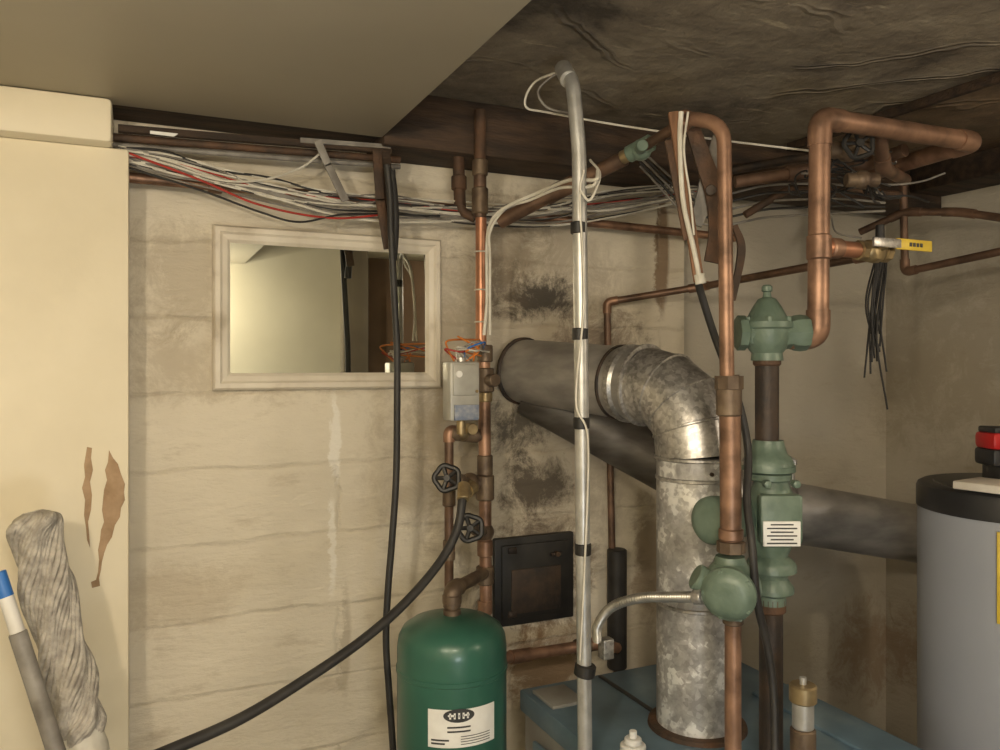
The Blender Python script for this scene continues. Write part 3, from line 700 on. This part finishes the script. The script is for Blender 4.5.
bk.tube(spline([P(698,282,1.74),P(703,300,1.76),P(716,340,1.78),P(738,400,1.765),P(748,450,1.75),P(747,500,1.70),P(752,545,1.66),P(757,600,1.66),P(768,650,1.68),P(774,700,1.68),P(775,760,1.66)],8),.0085,'rubber',10)
bk.done()

# ---------------- upper right pipes ----------------
u1=Obj('copper_overhead_pipe')
u1.run([P(735,182,2.25),P(800,172,2.25),P(868,163,2.2),P(905,150,2.1)],.017,'copper_dark',bend=.02,fit=1.25)
u1.run([P(880,128,1.95),P(883,168,2.05),P(905,180,2.3)],.017,'copper_dark',bend=.02,fit=1.2)
u1.run([P(745,215,2.3),P(790,188,2.3),P(850,190,2.3),P(900,195,2.4)],.011,'iron_brown',bend=.03)
u1.run([P(720,172,2.45),P(800,158,2.45),P(900,160,2.45)],.014,'iron',bend=.03)
u1.done()
u2=Obj('copper_loop_pipe')
u2.run([PX(860,232,2.3),PX(905,212,2.35),PX(960,212,2.4),PX(1030,222,2.4)],.0125,'copper_dark',bend=.04,fit=1.2)
u2.run([PX(903,180,2.35),PX(905,272,2.35),PX(1040,243,2.35)],.0125,'copper_dark',bend=.03,fit=1.25)
u2.done()
u3=Obj('gate_valve')
q=P(848,150,1.98); u3.ball(q,.03,'bronze'); u3.cyl(q,q-FWD*.06,.012,'bronze'); u3.wheel(q-FWD*.06,-FWD,.034,'black',.006); u3.cyl(q-RIGHT*.05,q+RIGHT*.05,.021,'bronze')
q=P(862,180,2.0); u3.ball(q,.024,'bronze'); u3.cyl(q-RIGHT*.04,q+RIGHT*.04,.018,'bronze'); u3.done()
wr=Obj('tangled_wiring')
for i in range(20):
    s0=P(825+random.uniform(-12,55),160+random.uniform(-12,35),2.05)
    pts=[s0]
    for j in range(4): pts.append(pts[-1]+Vector((random.uniform(-.06,.09),random.uniform(-.05,.05),random.uniform(-.05,.03))))
    wr.tube(spline(pts,8),.0026,['rubber','rubber','cableg','rubber','rubber'][i%5],6)
for i in range(5):
    wr.tube(spline([P(640,150+i*4,2.3),P(700,195+i*7,2.35),P(770,185+i*8,2.3),P(840,185+i*7,2.2),P(885,195+i*4,2.2)],6),.0035,['cableg','rubber','cableg','rubber','cableg'][i],6)
wr.done()
hw=Obj('hanging_wire_strands')
for i in range(16):
    x=878+random.uniform(-7,7); L=random.uniform(330,412)
    hw.tube(spline([P(880+random.uniform(-3,3),232,2.25),P(x+3,260,2.25),P(x+random.uniform(-5,3)-3,(260+L)/2,2.25+random.uniform(-.02,.02)),P(x+random.uniform(-9,9)-3,L,2.25)],6),.0028,'rubber',6)
hw.cyl(P(880,225,2.25),P(880,262,2.25),.012,'rubber')
hw.done()
av=Obj('air_vent_valve'); q=P(803,700,1.66); z=lambda y:P(803,y,1.66).z
av.cyl((q.x,q.y,zb_),(q.x,q.y,z(745)),.014,'bronze')
av.cyl((q.x,q.y,z(752)),(q.x,q.y,z(728)),.026,'bronze'); av.cyl((q.x,q.y,z(728)),(q.x,q.y,z(700)),.022,'emt')
av.cyl((q.x,q.y,z(702)),(q.x,q.y,z(684)),.028,'brass'); av.cyl((q.x,q.y,z(686)),(q.x,q.y,z(677)),.007,'emt')
av.done()

# ---------------- mop, broom, bucket ----------------
mp_=Obj('string_mop')
Dm=1.62
pts=spline([P(33,514,Dm),P(36,535,Dm),P(46,580,Dm),P(58,630,Dm),P(70,680,Dm),P(78,715,Dm),P(82,738,Dm)],14)
n=len(pts); rad=[]
for i in range(n):
    t_=i/(n-1); r_=.046-.004*t_
    if t_<.10: r_*=math.sqrt(max(.12,1-(1-t_/.10)**2))
    if t_>.9: r_*=1-.2*(t_-.9)/.1
    rad.append(r_*(1+.06*math.sin(t_*22)))
mp_.tube(pts,[x*.80 for x in rad],'fabric',40)
u,v_=frame(pts[-1]-pts[0]); NS=30
for kk in range(NS):
    hel=[]; ph=kk*2*math.pi/NS; clump=math.sin(ph*4)
    for i in range(n):
        a=i*.075+ph+.10*math.sin(i*.3+kk); q=rad[i]*(.88+.13*clump+.02*math.sin(i*.5+kk*2))
        hel.append(pts[i]+(u*math.cos(a)+v_*math.sin(a))*q)
    mp_.tube(hel,.0062,'fabric',7)
mp_.tube([P(81,728,Dm)+Vector((0,0,0)),P(84,748,Dm),P(86,765,Dm)],[.036,.045,.046],'cablew',24); mp_.cyl(P(86,760,Dm),Vector((P(100,800,Dm).x,P(100,800,Dm).y,0)),.012,'emt')
mp_.done(60)
bm_=Obj('broom')
a_=P(-2,572,1.5); b_=P(48,726,1.5); dd=(b_-a_).normalized()
bm_.cyl(a_,a_+dd*.05,.0135,'blue'); bm_.cyl(a_+dd*.045,b_-dd*.18,.013,'white'); bm_.cyl(b_-dd*.185,b_+dd*.6,.016,'cableg')
e_=b_+dd*.6; bm_.box(e_-UP*.03,(.3,.05,.08),'blue',bev=.01)
hb2=e_.z-.07
for i in range(13): bm_.box((e_.x-.135+i*.0225,e_.y,hb2/2),(.018,.045,max(.02,hb2)),'yellow',bev=.002)
bm_.done()
bu=Obj('plastic_bucket'); topz=1.13
bu.lathe((-.51,1.90,0),UP,[(0,.10),(.01,.11),(topz-.03,.14),(topz-.025,.152),(topz,.152),(topz+.0,.14),(topz-.05,.136),(.03,.10)],'white',40)
bu.done()

# ---------------- camera & lights ----------------
cam=bpy.data.cameras.new('camera'); co=bpy.data.objects.new('camera',cam); S.collection.objects.link(co)
cam.sensor_width=36; cam.lens=F/1000*36; cam.shift_y=-.010; cam.clip_start=.05
co.location=(0,0,CZ); co.rotation_euler=(math.pi/2,0,-TH); S.camera=co
def pl_(name,loc,e,col,r):
    l=bpy.data.lights.new(name,'POINT'); l.energy=e; l.color=col; l.shadow_soft_size=r; o=bpy.data.objects.new(name,l); o.location=loc; S.collection.objects.link(o)
pl_('bulb_and_fill_light',(-.50,.05,1.95),46,(1,.86,.66),.04)
pl_('bulb_and_fill_light',(2.35,-.30,2.1),24,(1,.87,.70),.06)  # added fill to brighten the right wall, not an actual bulb
pl_('bulb_and_fill_light',(.10,-.35,2.0),30,(1,.89,.73),.12)  # added soft fill by the camera, stands for no fixture
pl_('cool_fill_light',(.35,-.40,.9),20,(.82,.89,1),.2)  # added cool fill low behind the camera; no window is modelled
w=bpy.data.worlds.new('World'); S.world=w; w.use_nodes=True; w.node_tree.nodes['Background'].inputs[0].default_value=(.5,.45,.4,1); w.node_tree.nodes['Background'].inputs[1].default_value=.1
S.view_settings.view_transform='Standard'
